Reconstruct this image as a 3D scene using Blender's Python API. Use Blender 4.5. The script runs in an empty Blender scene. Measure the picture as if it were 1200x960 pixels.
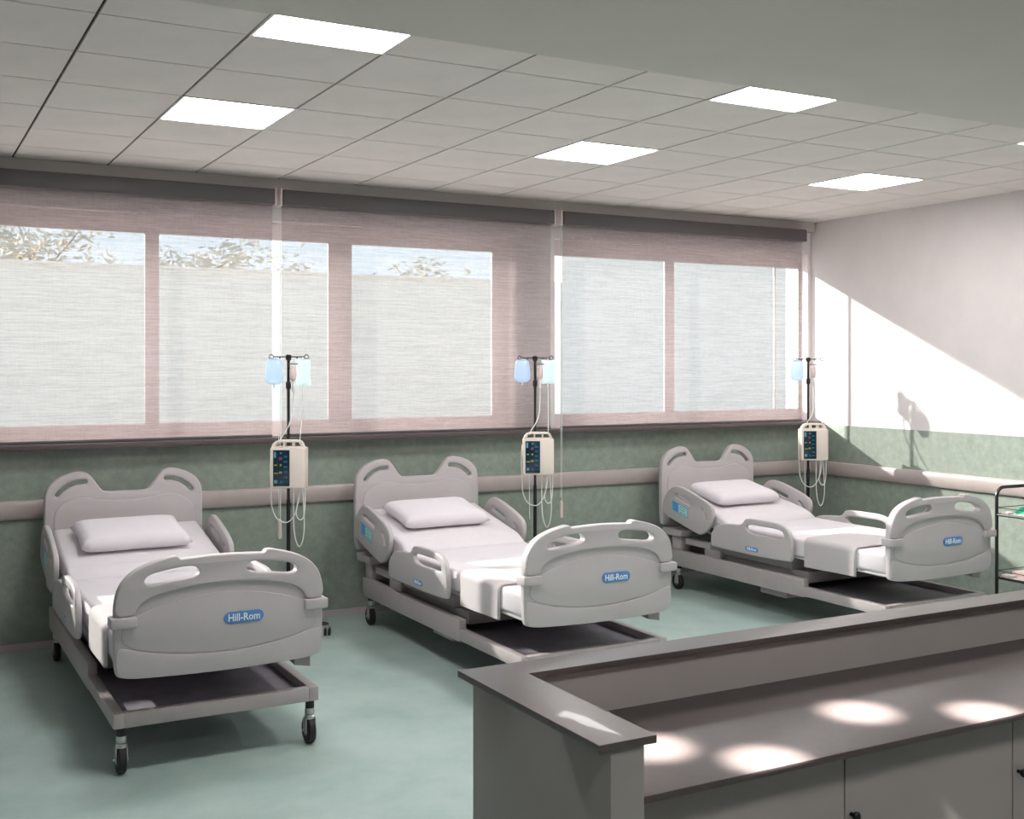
import bpy, bmesh, math, random
from mathutils import Vector, Matrix
random.seed(7)
S = bpy.context.scene
C = S.collection

# ------------------------------------------------------------------ camera
cam_d = bpy.data.cameras.new('camera')
cam = bpy.data.objects.new('camera', cam_d); C.objects.link(cam)
cam_d.sensor_fit = 'HORIZONTAL'; cam_d.sensor_width = 36.0
cam_d.lens = 1333.0 / 1200.0 * 36.0
cam_d.shift_y = -50.0 / 1200.0
cam.location = (0, 0, 1.872)
cam.rotation_euler = (math.radians(90), 0, -math.atan(730 / 1333.0))
cam_d.clip_end = 300
S.camera = cam

# ------------------------------------------------------------------ light
SUN_DIR = Vector((0.457, -0.787, -0.387)).normalized()      # direction the light travels
sun_d = bpy.data.lights.new('sun', 'SUN'); sun_d.energy = 14.0; sun_d.angle = math.radians(1.0)
sun_d.color = (1.0, 0.95, 0.9)
sun = bpy.data.objects.new('sun', sun_d); C.objects.link(sun)
sun.rotation_euler = SUN_DIR.to_track_quat('-Z', 'Y').to_euler()
sun.location = (-6, 22, 12)

W = bpy.data.worlds.new('world'); S.world = W; W.use_nodes = True
nt = W.node_tree; bgn = nt.nodes['Background']
tcw = nt.nodes.new('ShaderNodeTexCoord'); sep = nt.nodes.new('ShaderNodeSeparateXYZ')
nt.links.new(tcw.outputs['Generated'], sep.inputs[0])
skr = nt.nodes.new('ShaderNodeValToRGB'); nt.links.new(sep.outputs[2], skr.inputs[0])
skr.color_ramp.elements[0].color = (0.80, 0.90, 0.97, 1); skr.color_ramp.elements[1].color = (0.55, 0.74, 0.96, 1)
nt.links.new(skr.outputs[0], bgn.inputs[0]); bgn.inputs[1].default_value = 1.75

S.view_settings.view_transform = 'Standard'; S.view_settings.look = 'None'
S.view_settings.gamma = 1; S.view_settings.use_curve_mapping = False
S.view_settings.exposure = 0.12
PANEL_EMIT = 26.0

# ------------------------------------------------------------------ materials
MATS = {}
def lin(c):
    return tuple((x / 255 / 12.92) if x / 255 <= 0.04045 else ((x / 255 + 0.055) / 1.055) ** 2.4 for x in c)
def mat(name, rgb, rough=0.5, metal=0.0, var=0.0, scale=8.0, bump=0.0, bscale=60.0, stretch=None, spec=0.5, emit=0.0, rgb2=None, coat=0.0):
    m = bpy.data.materials.new(name); m.use_nodes = True
    n = m.node_tree; b = n.nodes['Principled BSDF']
    col = lin(rgb)
    b.inputs['Base Color'].default_value = (*col, 1)
    b.inputs['Roughness'].default_value = rough; b.inputs['Metallic'].default_value = metal
    b.inputs['Specular IOR Level'].default_value = spec
    b.inputs['Coat Weight'].default_value = coat
    if emit:
        b.inputs['Emission Color'].default_value = (*col, 1); b.inputs['Emission Strength'].default_value = emit
    if var or bump or rgb2:
        tc = n.nodes.new('ShaderNodeTexCoord'); mp = n.nodes.new('ShaderNodeMapping')
        n.links.new(tc.outputs['Object'], mp.inputs[0])
        if stretch: mp.inputs['Scale'].default_value = stretch
    if var or rgb2:
        nz = n.nodes.new('ShaderNodeTexNoise'); nz.inputs['Scale'].default_value = scale
        nz.inputs['Detail'].default_value = 6; nz.inputs['Roughness'].default_value = 0.65
        n.links.new(mp.outputs[0], nz.inputs['Vector'])
        mx = n.nodes.new('ShaderNodeMix'); mx.data_type = 'RGBA'
        mr = n.nodes.new('ShaderNodeMapRange'); mr.inputs[1].default_value = 0.32; mr.inputs[2].default_value = 0.68
        n.links.new(nz.outputs[0], mr.inputs[0]); n.links.new(mr.outputs[0], mx.inputs[0])
        c2 = lin(rgb2) if rgb2 else tuple(max(0, x * (1 - var)) for x in col)
        c1 = col if rgb2 else tuple(min(1, x * (1 + var)) for x in col)
        mx.inputs[6].default_value = (*c1, 1); mx.inputs[7].default_value = (*c2, 1)
        n.links.new(mx.outputs[2], b.inputs['Base Color'])
    if bump:
        nb = n.nodes.new('ShaderNodeTexNoise'); nb.inputs['Scale'].default_value = bscale; nb.inputs['Detail'].default_value = 4
        n.links.new(mp.outputs[0], nb.inputs['Vector'])
        bp = n.nodes.new('ShaderNodeBump'); bp.inputs['Strength'].default_value = bump; bp.inputs['Distance'].default_value = 0.01
        n.links.new(nb.outputs[0], bp.inputs['Height']); n.links.new(bp.outputs[0], b.inputs['Normal'])
    MATS[name] = m
    return m

mat('floor_vinyl', (176, 192, 187), rough=0.36, scale=2.2, rgb2=(152, 173, 169), bump=0.03, bscale=90, spec=0.45)
mat('green_wall', (150, 159, 148), rough=0.6, scale=14, rgb2=(130, 141, 131), bump=0.12, bscale=45)
mat('white_wall', (218, 211, 210), rough=0.75, var=0.03, scale=4, bump=0.05, bscale=120)
mat('rail_vinyl', (176, 164, 161), rough=0.35, var=0.06, scale=5)
mat('baseboard', (186, 178, 182), rough=0.4)
mat('ceiling_tile', (226, 217, 213), rough=0.85, var=0.04, scale=3, bump=0.15, bscale=160)
mat('ceiling_joint', (52, 48, 47), rough=0.9)
mat('plaster', (210, 202, 195), rough=0.8, var=0.03, scale=2)
mat('dark_brown', (84, 74, 73), rough=0.4)
mat('cassette', (90, 85, 85), rough=0.45)
mat('shaded_wall_grey', (204, 197, 194), rough=0.6)  # wall tone with the shade above the blinds put into the colour
mat('window_white', (225, 215, 214), rough=0.4)
mat('reveal_white', (232, 226, 226), rough=0.7)
mat('bed_plastic', (186, 180, 181), rough=0.42, var=0.02, scale=6, spec=0.4)
mat('bed_frame', (168, 160, 160), rough=0.38, var=0.05, scale=7)
mat('bed_tray', (136, 131, 140), rough=0.42, var=0.2, scale=5)
mat('bed_housing', (146, 140, 142), rough=0.5)
mat('sheet', (216, 210, 214), rough=0.85, var=0.02, scale=5, bump=0.1, bscale=200)
mat('pillow', (224, 218, 223), rough=0.9, bump=0.25, bscale=14, stretch=(1, 1, 1))
mat('blanket', (186, 180, 181), rough=0.9, bump=0.15, bscale=220)
mat('logo_blue', (84, 136, 194), rough=0.35)
mat('letter_white', (240, 246, 250), rough=0.4)
mat('label_blue', (84, 170, 220), rough=0.3)
mat('label_green', (176, 226, 214), rough=0.3)
mat('black_metal', (26, 24, 25), rough=0.35)
mat('rubber', (22, 21, 22), rough=0.6)
mat('steel', (190, 188, 188), rough=0.28, metal=0.9)
mat('caster_hub', (130, 128, 128), rough=0.4, metal=0.5)
mat('pump_cream', (230, 219, 208), rough=0.4)
mat('pump_screen', (10, 46, 62), rough=0.2)
mat('icon_blue', (24, 84, 116), rough=0.3, emit=0.05)
mat('icon_cyan', (90, 150, 165), rough=0.3, emit=0.05)
mat('icon_yellow', (150, 146, 60), rough=0.3, emit=0.05)
mat('icon_magenta', (120, 50, 100), rough=0.3, emit=0.05)
mat('tube_white', (226, 228, 224), rough=0.3)
mat('drip_pink', (228, 208, 205), rough=0.3)
mat('counter_top', (84, 74, 72), rough=0.38, var=0.07, scale=30, spec=0.6, coat=0.1)
mat('desk_top', (88, 78, 76), rough=0.42, var=0.07, scale=30, spec=0.35)
mat('counter_panel', (152, 148, 144), rough=0.5, var=0.03, scale=3)
mat('counter_inner', (176, 168, 166), rough=0.5, var=0.03, scale=3)
mat('cabinet_door', (164, 156, 152), rough=0.5, var=0.03, scale=2)
mat('knob_dark', (40, 38, 38), rough=0.3, metal=0.6)
mat('green_cloth', (32, 150, 118), rough=0.8)
mat('paper', (226, 218, 212), rough=0.8)
mat('paper_pink', (196, 176, 168), rough=0.8)
mat('outdoor_wall', (250, 240, 226), rough=0.9, var=0.04, scale=2)
mat('outdoor_pale', (250, 244, 234), rough=0.9, var=0.03, scale=1)
mat('paving', (224, 219, 212), rough=0.9, var=0.06, scale=2)
mat('leaf', (188, 181, 162), rough=0.7, var=0.25, scale=3)
mat('bark', (104, 88, 72), rough=0.9, var=0.2, scale=12)

# emissive diffuser
m = bpy.data.materials.new('light_diffuser'); m.use_nodes = True
b = m.node_tree.nodes['Principled BSDF']; b.inputs['Base Color'].default_value = (.9, .9, .9, 1)
b.inputs['Emission Color'].default_value = (1, .985, .975, 1); b.inputs['Emission Strength'].default_value = PANEL_EMIT
MATS['light_diffuser'] = m

def shader_mat(name, build):
    m = bpy.data.materials.new(name); m.use_nodes = True
    n = m.node_tree; n.nodes.clear(); out = n.nodes.new('ShaderNodeOutputMaterial')
    n.links.new(build(n), out.inputs[0]); MATS[name] = m
def mix(n, f, a, b_):
    x = n.nodes.new('ShaderNodeMixShader')
    if isinstance(f, (int, float)): x.inputs[0].default_value = f
    else: n.links.new(f, x.inputs[0])
    n.links.new(a, x.inputs[1]); n.links.new(b_, x.inputs[2]); return x.outputs[0]
def bs(n, kind, col, rough=None):
    x = n.nodes.new(kind); x.inputs['Color'].default_value = (*col, 1)
    if rough is not None: x.inputs['Roughness'].default_value = rough
    return x
def fabric(n):
    tc = n.nodes.new('ShaderNodeTexCoord')
    def noise(sc, scale, det):
        mp = n.nodes.new('ShaderNodeMapping'); mp.inputs['Scale'].default_value = sc
        n.links.new(tc.outputs['Object'], mp.inputs[0])
        z = n.nodes.new('ShaderNodeTexNoise'); z.inputs['Scale'].default_value = scale; z.inputs['Detail'].default_value = det
        z.inputs['Roughness'].default_value = 0.7
        n.links.new(mp.outputs[0], z.inputs['Vector']); return z.outputs[0]
    slub = noise((0.9, 1, 30), 4.5, 6)          # horizontal slub streaks
    warp = noise((60, 1, 3), 3.0, 2)
    fine = noise((5, 1, 90), 3.0, 2)
    ad = n.nodes.new('ShaderNodeMath'); ad.operation = 'MULTIPLY_ADD'; ad.inputs[1].default_value = 0.6
    n.links.new(slub, ad.inputs[0])
    a2 = n.nodes.new('ShaderNodeMath'); a2.operation = 'MULTIPLY'; a2.inputs[1].default_value = 0.15
    n.links.new(warp, a2.inputs[0]); n.links.new(a2.outputs[0], ad.inputs[2])
    a3 = n.nodes.new('ShaderNodeMath'); a3.operation = 'MULTIPLY_ADD'; a3.inputs[1].default_value = 0.25
    n.links.new(fine, a3.inputs[0]); n.links.new(ad.outputs[0], a3.inputs[2])
    mr = n.nodes.new('ShaderNodeMapRange'); mr.inputs[1].default_value = 0.36; mr.inputs[2].default_value = 0.62
    n.links.new(a3.outputs[0], mr.inputs[0])
    def ramp(c0, c1):
        r = n.nodes.new('ShaderNodeMix'); r.data_type = 'RGBA'
        r.inputs[6].default_value = (*lin(c0), 1); r.inputs[7].default_value = (*lin(c1), 1)
        n.links.new(mr.outputs[0], r.inputs[0]); return r.outputs[2]
    tl = bs(n, 'ShaderNodeBsdfTranslucent', (1, 1, 1)); n.links.new(ramp((186, 168, 164), (232, 220, 217)), tl.inputs['Color'])
    df = bs(n, 'ShaderNodeBsdfDiffuse', (1, 1, 1)); n.links.new(ramp((134, 118, 118), (190, 177, 177)), df.inputs['Color'])
    tr = bs(n, 'ShaderNodeBsdfTransparent', (1, 1, 1))
    cloth = mix(n, 0.95, tl.outputs[0], df.outputs[0])
    op = n.nodes.new('ShaderNodeMapRange'); op.inputs[3].default_value = 0.41; op.inputs[4].default_value = 0.52
    n.links.new(mr.outputs[0], op.inputs[0])
    return mix(n, op.outputs[0], cloth, tr.outputs[0])
shader_mat('blind_fabric', fabric)
def glass(n):
    fr = n.nodes.new('ShaderNodeFresnel'); fr.inputs[0].default_value = 1.12
    return mix(n, fr.outputs[0], bs(n, 'ShaderNodeBsdfTransparent', (.97, .985, .98)).outputs[0], bs(n, 'ShaderNodeBsdfGlossy', (1, 1, 1), 0.02).outputs[0])
shader_mat('glass', glass)
def bag(colt):
    def f(n):
        a = mix(n, 0.35, bs(n, 'ShaderNodeBsdfTranslucent', colt).outputs[0], bs(n, 'ShaderNodeBsdfDiffuse', colt).outputs[0])
        a = mix(n, 0.12, a, bs(n, 'ShaderNodeBsdfGlossy', (1, 1, 1), 0.15).outputs[0])
        return mix(n, 0.3, a, bs(n, 'ShaderNodeBsdfTransparent', colt).outputs[0])
    return f
shader_mat('bag_blue', bag(lin((220, 236, 253))))
shader_mat('bag_cyan', bag(lin((238, 250, 252))))

# ------------------------------------------------------------------ mesh helpers
class MB:
    def __init__(s): s.v = []; s.f = []
    def add(s, vs, fs):
        o = len(s.v); s.v += [tuple(v) for v in vs]; s.f += [tuple(i + o for i in f) for f in fs]; return s
    def addbm(s, bm):
        bm.verts.ensure_lookup_table(); bm.verts.index_update()
        s.add([v.co[:] for v in bm.verts], [[v.index for v in f.verts] for f in bm.faces]); bm.free(); return s
    def box(s, x0, x1, y0, y1, z0, z1, bev=0.0, seg=2):
        if not bev:
            vs = [(x, y, z) for z in (z0, z1) for y in (y0, y1) for x in (x0, x1)]
            return s.add(vs, [(0, 2, 3, 1), (4, 5, 7, 6), (0, 1, 5, 4), (2, 6, 7, 3), (0, 4, 6, 2), (1, 3, 7, 5)])
        bm = bmesh.new(); bmesh.ops.create_cube(bm, size=1)
        for v in bm.verts:
            v.co = ((x0 + x1) / 2 + v.co.x * (x1 - x0), (y0 + y1) / 2 + v.co.y * (y1 - y0), (z0 + z1) / 2 + v.co.z * (z1 - z0))
        bmesh.ops.bevel(bm, geom=bm.edges[:], offset=bev, segments=seg, affect='EDGES', profile=0.5)
        return s.addbm(bm)
    def tube(s, pts, r, n=8, cap=True, closed=False):
        pts = [Vector(p) for p in pts]; vs = []; fs = []; up = None; N = len(pts)
        for i, p in enumerate(pts):
            if closed: t = pts[(i + 1) % N] - pts[i - 1]
            else: t = pts[min(i + 1, N - 1)] - pts[max(i - 1, 0)]
            t.normalize()
            if up is None: up = t.orthogonal().normalized()
            up = (up - t * up.dot(t)); up = up.normalized() if up.length > 1e-6 else t.orthogonal().normalized()
            sd = t.cross(up); rr = r[i] if isinstance(r, (list, tuple)) else r
            for k in range(n):
                a = 2 * math.pi * k / n; vs.append(p + (up * math.cos(a) + sd * math.sin(a)) * rr)
        for i in range(N if closed else N - 1):
            for k in range(n):
                j = (i + 1) % N
                fs.append((i * n + k, i * n + (k + 1) % n, j * n + (k + 1) % n, j * n + k))
        if cap and not closed:
            fs.append(tuple(range(n))[::-1]); fs.append(tuple((N - 1) * n + k for k in range(n)))
        return s.add(vs, fs)
    def lathe(s, prof, c, axis='Z', n=20):
        vs = []; fs = []
        for (r, h) in prof:
            for k in range(n):
                a = 2 * math.pi * k / n; x, y = r * math.cos(a), r * math.sin(a)
                p = {'Z': (x, y, h), 'X': (h, x, y), 'Y': (x, h, y)}[axis]
                vs.append((c[0] + p[0], c[1] + p[1], c[2] + p[2]))
        for i in range(len(prof) - 1):
            for k in range(n):
                fs.append((i * n + k, i * n + (k + 1) % n, (i + 1) * n + (k + 1) % n, (i + 1) * n + k))
        fs.append(tuple(range(n))[::-1]); fs.append(tuple((len(prof) - 1) * n + k for k in range(n)))
        return s.add(vs, fs)
    def mesh(s, name, ang=35):
        me = bpy.data.meshes.new(name); me.from_pydata(s.v, [], s.f); me.update()
        bm = bmesh.new(); bm.from_mesh(me); bmesh.ops.recalc_face_normals(bm, faces=bm.faces[:]); bm.to_mesh(me); bm.free()
        me.shade_smooth(); me.set_sharp_from_angle(angle=math.radians(ang)); return me
    def build(s, name, m, parent=None, ang=35, **kw):
        return mk(name, s.mesh(name, ang), m, parent, **kw)

def mk(name, me, m, parent=None, loc=None, **kw):
    o = bpy.data.objects.new(name, me); C.objects.link(o)
    if m and me is not None and not me.materials: me.materials.append(MATS[m])
    if parent: o.parent = parent
    if loc: o.location = loc
    for k, v in kw.items(): o[k] = v
    return o
def thing(name, label, cat, loc=(0, 0, 0), group=None, rz=0):
    o = bpy.data.objects.new(name, None); C.objects.link(o); o.location = loc; o.rotation_euler = (0, 0, rz)
    o.empty_display_size = 0.1
    o['label'] = label; o['category'] = cat
    if group: o['group'] = group
    return o
def copy_tree(o, parent=None):
    c = o.copy(); C.objects.link(c)
    if parent: c.parent = parent
    for ch in list(o.children): copy_tree(ch, c)
    return c
def chaikin(p, it=2, closed=True):
    for _ in range(it):
        q = []; N = len(p)
        rng = range(N) if closed else range(N - 1)
        if not closed: q.append(p[0])
        for i in rng:
            a, b_ = p[i], p[(i + 1) % N]
            q.append((a[0] * .75 + b_[0] * .25, a[1] * .75 + b_[1] * .25)); q.append((a[0] * .25 + b_[0] * .75, a[1] * .25 + b_[1] * .75))
        if not closed: q.append(p[-1])
        p = q
    return p
def mirror_outline(half):            # half runs from x=0 at the bottom, up the +x side, back to x=0 at the top
    return half + [(-x, z) for x, z in half[::-1] if abs(x) > 1e-6]
def capsule(path, r, n=6):
    path = [Vector(p) for p in path]; L = []; Rr = []
    for i, p in enumerate(path):
        t = (path[min(i + 1, len(path) - 1)] - path[max(i - 1, 0)]).normalized(); nrm = Vector((-t.y, t.x))
        L.append(p + nrm * r); Rr.append(p - nrm * r)
    def capp(c, d):
        a0 = math.atan2(d.y, d.x); return [c + Vector((math.cos(a0 + a), math.sin(a0 + a))) * r for a in [math.pi / 2 - math.pi * k / n for k in range(1, n)]]
    te = (path[-1] - path[-2]).normalized(); ts = (path[0] - path[1]).normalized()
    pts = L + capp(path[-1], te) + Rr[::-1] + capp(path[0], ts)
    return [(p.x, p.y) for p in pts]
def panel(outline, holes, d0, d1, bev, plane='XZ', res=2):
    """Extruded outline with holes and rounded edges.  plane XZ: depth along y; YZ: outline is (y,z), depth along x; XY: depth z."""
    cu = bpy.data.curves.new('tmp', 'CURVE'); cu.dimensions = '2D'; cu.fill_mode = 'BOTH'
    for pl in [outline] + holes:
        sp = cu.splines.new('POLY'); sp.points.add(len(pl) - 1); sp.use_cyclic_u = True
        for i, p in enumerate(pl): sp.points[i].co = (p[0], p[1], 0, 1)
    cu.extrude = max(1e-5, abs(d1 - d0) / 2 - bev); cu.bevel_depth = bev; cu.bevel_resolution = res; cu.offset = -bev
    ob = bpy.data.objects.new('tmp', cu); C.objects.link(ob)
    dg = bpy.context.evaluated_depsgraph_get(); me = bpy.data.meshes.new_from_object(ob.evaluated_get(dg))
    mid = (d0 + d1) / 2; vs = []
    for v in me.vertices:
        x, y, z = v.co
        vs.append({'XZ': (x, mid + z, y), 'YZ': (mid + z, x, y), 'XY': (x, y, mid + z)}[plane])
    fs = [tuple(p.vertices) for p in me.polygons]
    bpy.data.objects.remove(ob); bpy.data.curves.remove(cu); bpy.data.meshes.remove(me)
    bm = bmesh.new(); bv = [bm.verts.new(v) for v in vs]
    for f in fs:
        try: bm.faces.new([bv[i] for i in f])
        except ValueError: pass
    bmesh.ops.remove_doubles(bm, verts=bm.verts[:], dist=1e-5)
    return bm
def text_mesh(txt, size, origin, right, up, depth=0.001, sx=1.0):
    cu = bpy.data.curves.new('tmp', 'FONT'); cu.body = txt; cu.size = size; cu.align_x = 'CENTER'; cu.align_y = 'CENTER'
    cu.extrude = depth; cu.resolution_u = 2; cu.offset = size * 0.012
    ob = bpy.data.objects.new('tmp', cu); C.objects.link(ob)
    dg = bpy.context.evaluated_depsgraph_get(); me = bpy.data.meshes.new_from_object(ob.evaluated_get(dg))
    r, u, o = Vector(right), Vector(up), Vector(origin); nn = r.cross(u)
    mb = MB().add([o + r * v.co.x * sx + u * v.co.y + nn * v.co.z for v in me.vertices], [tuple(p.vertices) for p in me.polygons])
    bpy.data.objects.remove(ob); bpy.data.curves.remove(cu); bpy.data.meshes.remove(me)
    return mb
def catmull(P, n=6):
    P = [Vector(p) for p in P]; out = []
    for i in range(len(P) - 1):
        p0, p1, p2, p3 = P[max(i - 1, 0)], P[i], P[i + 1], P[min(i + 2, len(P) - 1)]
        for k in range(n):
            t = k / n
            out.append(0.5 * ((2 * p1) + (p2 - p0) * t + (2 * p0 - 5 * p1 + 4 * p2 - p3) * t * t + (3 * p1 - p0 - 3 * p2 + p3) * t ** 3))
    out.append(P[-1]); return out

# ------------------------------------------------------------------ room shell
XR, YB, ZC = 7.713, 8.151, 3.24
XL, YF = -2.6, -2.6
Z_SILL, Z_HEAD = 1.36, 2.94
WA = (-0.66, 4.47); WB = (4.87, 7.675)
ST = dict(kind='structure')
def struct(name, mb, m, parent=None, label=None, **k):
    kw = {} if parent else dict(ST)
    if label: kw['label'] = label
    return mb.build(name, m, parent, **kw)
struct('floor', MB().box(XL - .2, XR + .2, YF - .2, YB + .3, -0.1, 0), 'floor_vinyl', label='turquoise marbled sheet vinyl floor')
wb = MB()
Y0, Y1 = YB, YB + 0.3
wb.box(XL, XR + .2, Y0, Y1, 0, Z_SILL); wb.box(XL, XR + .2, Y0, Y1, Z_HEAD, ZC + .15)
wb.box(XL, WA[0], Y0, Y1, Z_SILL, Z_HEAD); wb.box(WA[1], WB[0], Y0, Y1, Z_SILL, Z_HEAD); wb.box(WB[1], XR + .2, Y0, Y1, Z_SILL, Z_HEAD)
wall_back = struct('wall_back', wb, 'reveal_white', label='window wall with white piers above green vinyl')
struct('vinyl_cladding', MB().box(XL, XR, Y0 - .006, Y0, 0, Z_SILL - .03), 'green_wall', wall_back)
wall_right = struct('wall_right', MB().box(XR, XR + .2, YF, YB, 0, ZC + .15), 'white_wall', label='white side wall with sage green lower half')
struct('vinyl_cladding', MB().box(XR - .006, XR, YF, YB, 0, 1.33), 'green_wall', wall_right)
struct('wall_left', MB().box(XL - .2, XL, YF, YB, 0, ZC + .15), 'white_wall')
struct('wall_front', MB().box(XL, XR, YF - .2, YF, 0, ZC + .15), 'white_wall')
# baseboards, wall bumper rails
struct('baseboard_back', MB().box(XL, XR - .02, Y0 - .02, Y0 - .006, 0, .045), 'baseboard')
struct('baseboard_right', MB().box(XR - .02, XR - .006, YF, Y0 - .02, 0, .045), 'baseboard')
def rail_prof(z0, z1, d):
    zs = [(0, z0), (d * .7, z0 + .004), (d, z0 + .02), (d, z1 - .02), (d * .7, z1 - .004), (0, z1)]
    return zs
def rail(name, along, a0, a1, base, sgn, z0, z1, d, m):
    pr = rail_prof(z0, z1, d); mb = MB(); vs = []; n = len(pr)
    for a in (a0, a1):
        for (q, z) in pr:
            vs.append((a, base + sgn * q, z) if along == 'X' else (base + sgn * q, a, z))
    fs = [(i, (i + 1) % n, n + (i + 1) % n, n + i) for i in range(n)] + [tuple(range(n)), tuple(range(n, 2 * n))[::-1]]
    return struct(name, mb.add(vs, fs), m)
rail('trim_1', 'X', XL, XR - .006, Y0 - .006, -1, .862, .99, .035, 'rail_vinyl')['label'] = 'pinkish grey wall bumper rail below the windows'
rail('trim_2', 'Y', YF, Y0 - .041, XR - .006, -1, .862, .99, .035, 'rail_vinyl')['label'] = 'pinkish grey bumper rail along the side wall'
struct('trim_3', MB().box(XL, XR - .006, Y0 - .15, Y0 + .02, 1.325, 1.362, .006), 'dark_brown', label='dark brown window sill ledge')
struct('shaded_wall_band', MB().box(XL, XR, Y0 - .07, Y0, 3.15, ZC), 'shaded_wall_grey', label='grey band standing for the shaded wall between blinds and ceiling')  # added box for the wall strip in shade, the shade is its grey

# windows
def window(name, x0, x1, panes, label):
    w = thing(name, label, 'window'); del w['category']; w['kind'] = 'structure'
    y0, y1 = Y0 + .10, Y0 + .118; zb, zt = 1.475, 2.81
    mb = MB(); mb.box(x0, x1, y0, y1, Z_SILL, zb, .006); mb.box(x0, x1, y0, y1, zt, Z_HEAD, .006)
    xs = [x0] + [v for p in panes for v in p] + [x1]
    for i in range(0, len(xs), 2): mb.box(xs[i], xs[i + 1], y0, y1, zb, zt, .004)
    mb.build('window_frame', 'window_white', w)
    for p in panes: MB().box(p[0] - .01, p[1] + .01, y0 + .006, y0 + .012, zb - .01, zt + .01).build('pane', 'glass', w)
    MB().box(x0, x1, y0 - .10, y0 - .001, Z_SILL - .002, Z_SILL + .012).build('inner_sill', 'window_white', w)
window('window_1', WA[0], WA[1], [(-.62, .26), (.36, 1.577), (1.675, 2.927), (3.118, 4.33)], 'long four pane window behind the two blinds')
window('window_2', WB[0], WB[1], [(4.90, 6.074), (6.178, 7.351), (7.366, 7.65)], 'window of two wide panes next to the white side wall')

# ceiling: dark carrier grid, each tile its own piece
ceil = struct('ceiling', MB().box(XL, XR, 3.94, YB, ZC + .012, ZC + .15), 'ceiling_joint', label='suspended ceiling of square pale tiles with dark joints')
LIGHT_CELLS = [(1.30, 5.83), (1.30, 4.03), (3.67, 5.83), (3.67, 4.03), (6.04, 5.83), (6.04, 4.03)]
gx = [1.30 + .5925 * k for k in range(-7, 12)]; gy = [4.03 + .6 * k for k in range(0, 8)]
tile_cache = {}
for x in gx:
    for y in gy:
        if any(abs(x - a) < .01 and abs(y - b_) < .01 for a, b_ in LIGHT_CELLS): continue
        ax, bx_ = max(x + .007, XL + .003), min(x + .5855, XR - .002)
        ay, by_ = y + .0048, min(y + .5952, YB - .072)
        if bx_ - ax < .03 or by_ - ay < .03: continue
        key = (round(bx_ - ax, 3), round(by_ - ay, 3))
        if key not in tile_cache: tile_cache[key] = MB().box(0, key[0], 0, key[1], 0, .016).mesh('ceiling_tile')
        mk('ceiling_tile', tile_cache[key], 'ceiling_tile', ceil, loc=(ax, ay, ZC))
bulk = struct('ceiling_bulkhead', MB().box(XL, XR, YF, 3.94, 3.12, ZC + .15), 'plaster', label='plain plaster ceiling bulkhead lower than the tiles')

# ceiling light panels
fr_me = MB(); 
for a in ((0, .5925, 0, .012), (0, .5925, .588, .6), (0, .012, .012, .588), (.5805, .5925, .012, .588)): fr_me.box(a[0], a[1], a[2], a[3], 0, .02)
fr_me = fr_me.mesh('frame'); df_me = MB().box(.012, .5805, .012, .588, .004, .014).mesh('diffuser')
desc = {(1.30, 5.83): 'square ceiling light panel above the bed farthest from the side wall, nearer the windows',
        (1.30, 4.03): 'square ceiling light panel in line with that same far bed, by the bulkhead',
        (3.67, 5.83): 'square ceiling light panel above the middle bed, nearer the windows',
        (3.67, 4.03): 'square ceiling light panel in line with the middle bed, by the bulkhead',
        (6.04, 5.83): 'square ceiling light panel above the bed by the side wall, nearer the windows',
        (6.04, 4.03): 'square ceiling light panel toward the side wall, by the bulkhead'}
desc[(1.30, 4.03)] = 'square ceiling light panel by the bulkhead, farthest from the white side wall'
for (x, y) in LIGHT_CELLS:
    t = thing('ceiling_light', desc[(x, y)], 'ceiling light', (x, y, ZC - .004), 'ceiling light panels')
    mk('frame', fr_me, 'window_white', t); mk('diffuser', df_me, 'light_diffuser', t)

# two more panels and a row of small downlights in the bulkhead over the desk
for (x, y) in ((1.2, 0.1), (4.1, 0.1)):
    t = thing('ceiling_light', 'square light panel set into the plain bulkhead over the room entrance side', 'ceiling light', (x, y, 3.108), 'bulkhead light panels')
    mk('frame', fr_me, 'window_white', t); mk('diffuser', df_me, 'light_diffuser', t)
ring_me = MB().lathe([(.05, 0), (.062, -.004), (.062, -.01), (.045, -.012), (.045, -.004)], (0, 0, 0), n=24).mesh('trim_ring')
lens_me = MB().lathe([(.044, 0), (.044, -.006)], (0, 0, 0), n=24).mesh('lens')
for (x, y) in ((1.84, 2.56), (2.05, 2.33), (2.58, 2.52), (2.91, 2.33), (1.56, 2.45)):
    t = thing('downlight', 'small round recessed downlight in the bulkhead above the desk', 'downlight', (x, y, 3.12), 'downlights over the desk')
    mk('trim_ring', ring_me, 'window_white', t); mk('lens', lens_me, 'light_diffuser', t)
    ld = bpy.data.lights.new('downlight_beam', 'SPOT'); ld.energy = 2600; ld.spot_size = math.radians(7.4); ld.spot_blend = 1.0
    ld.shadow_soft_size = 0.03; ld.color = (1, .96, .92)
    if x < 1.6: ld.energy = 90; ld.spot_size = math.radians(16)
    lo = bpy.data.objects.new('downlight_beam', ld); C.objects.link(lo); lo.parent = t; lo.location = (0, 0, -.02)

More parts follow.
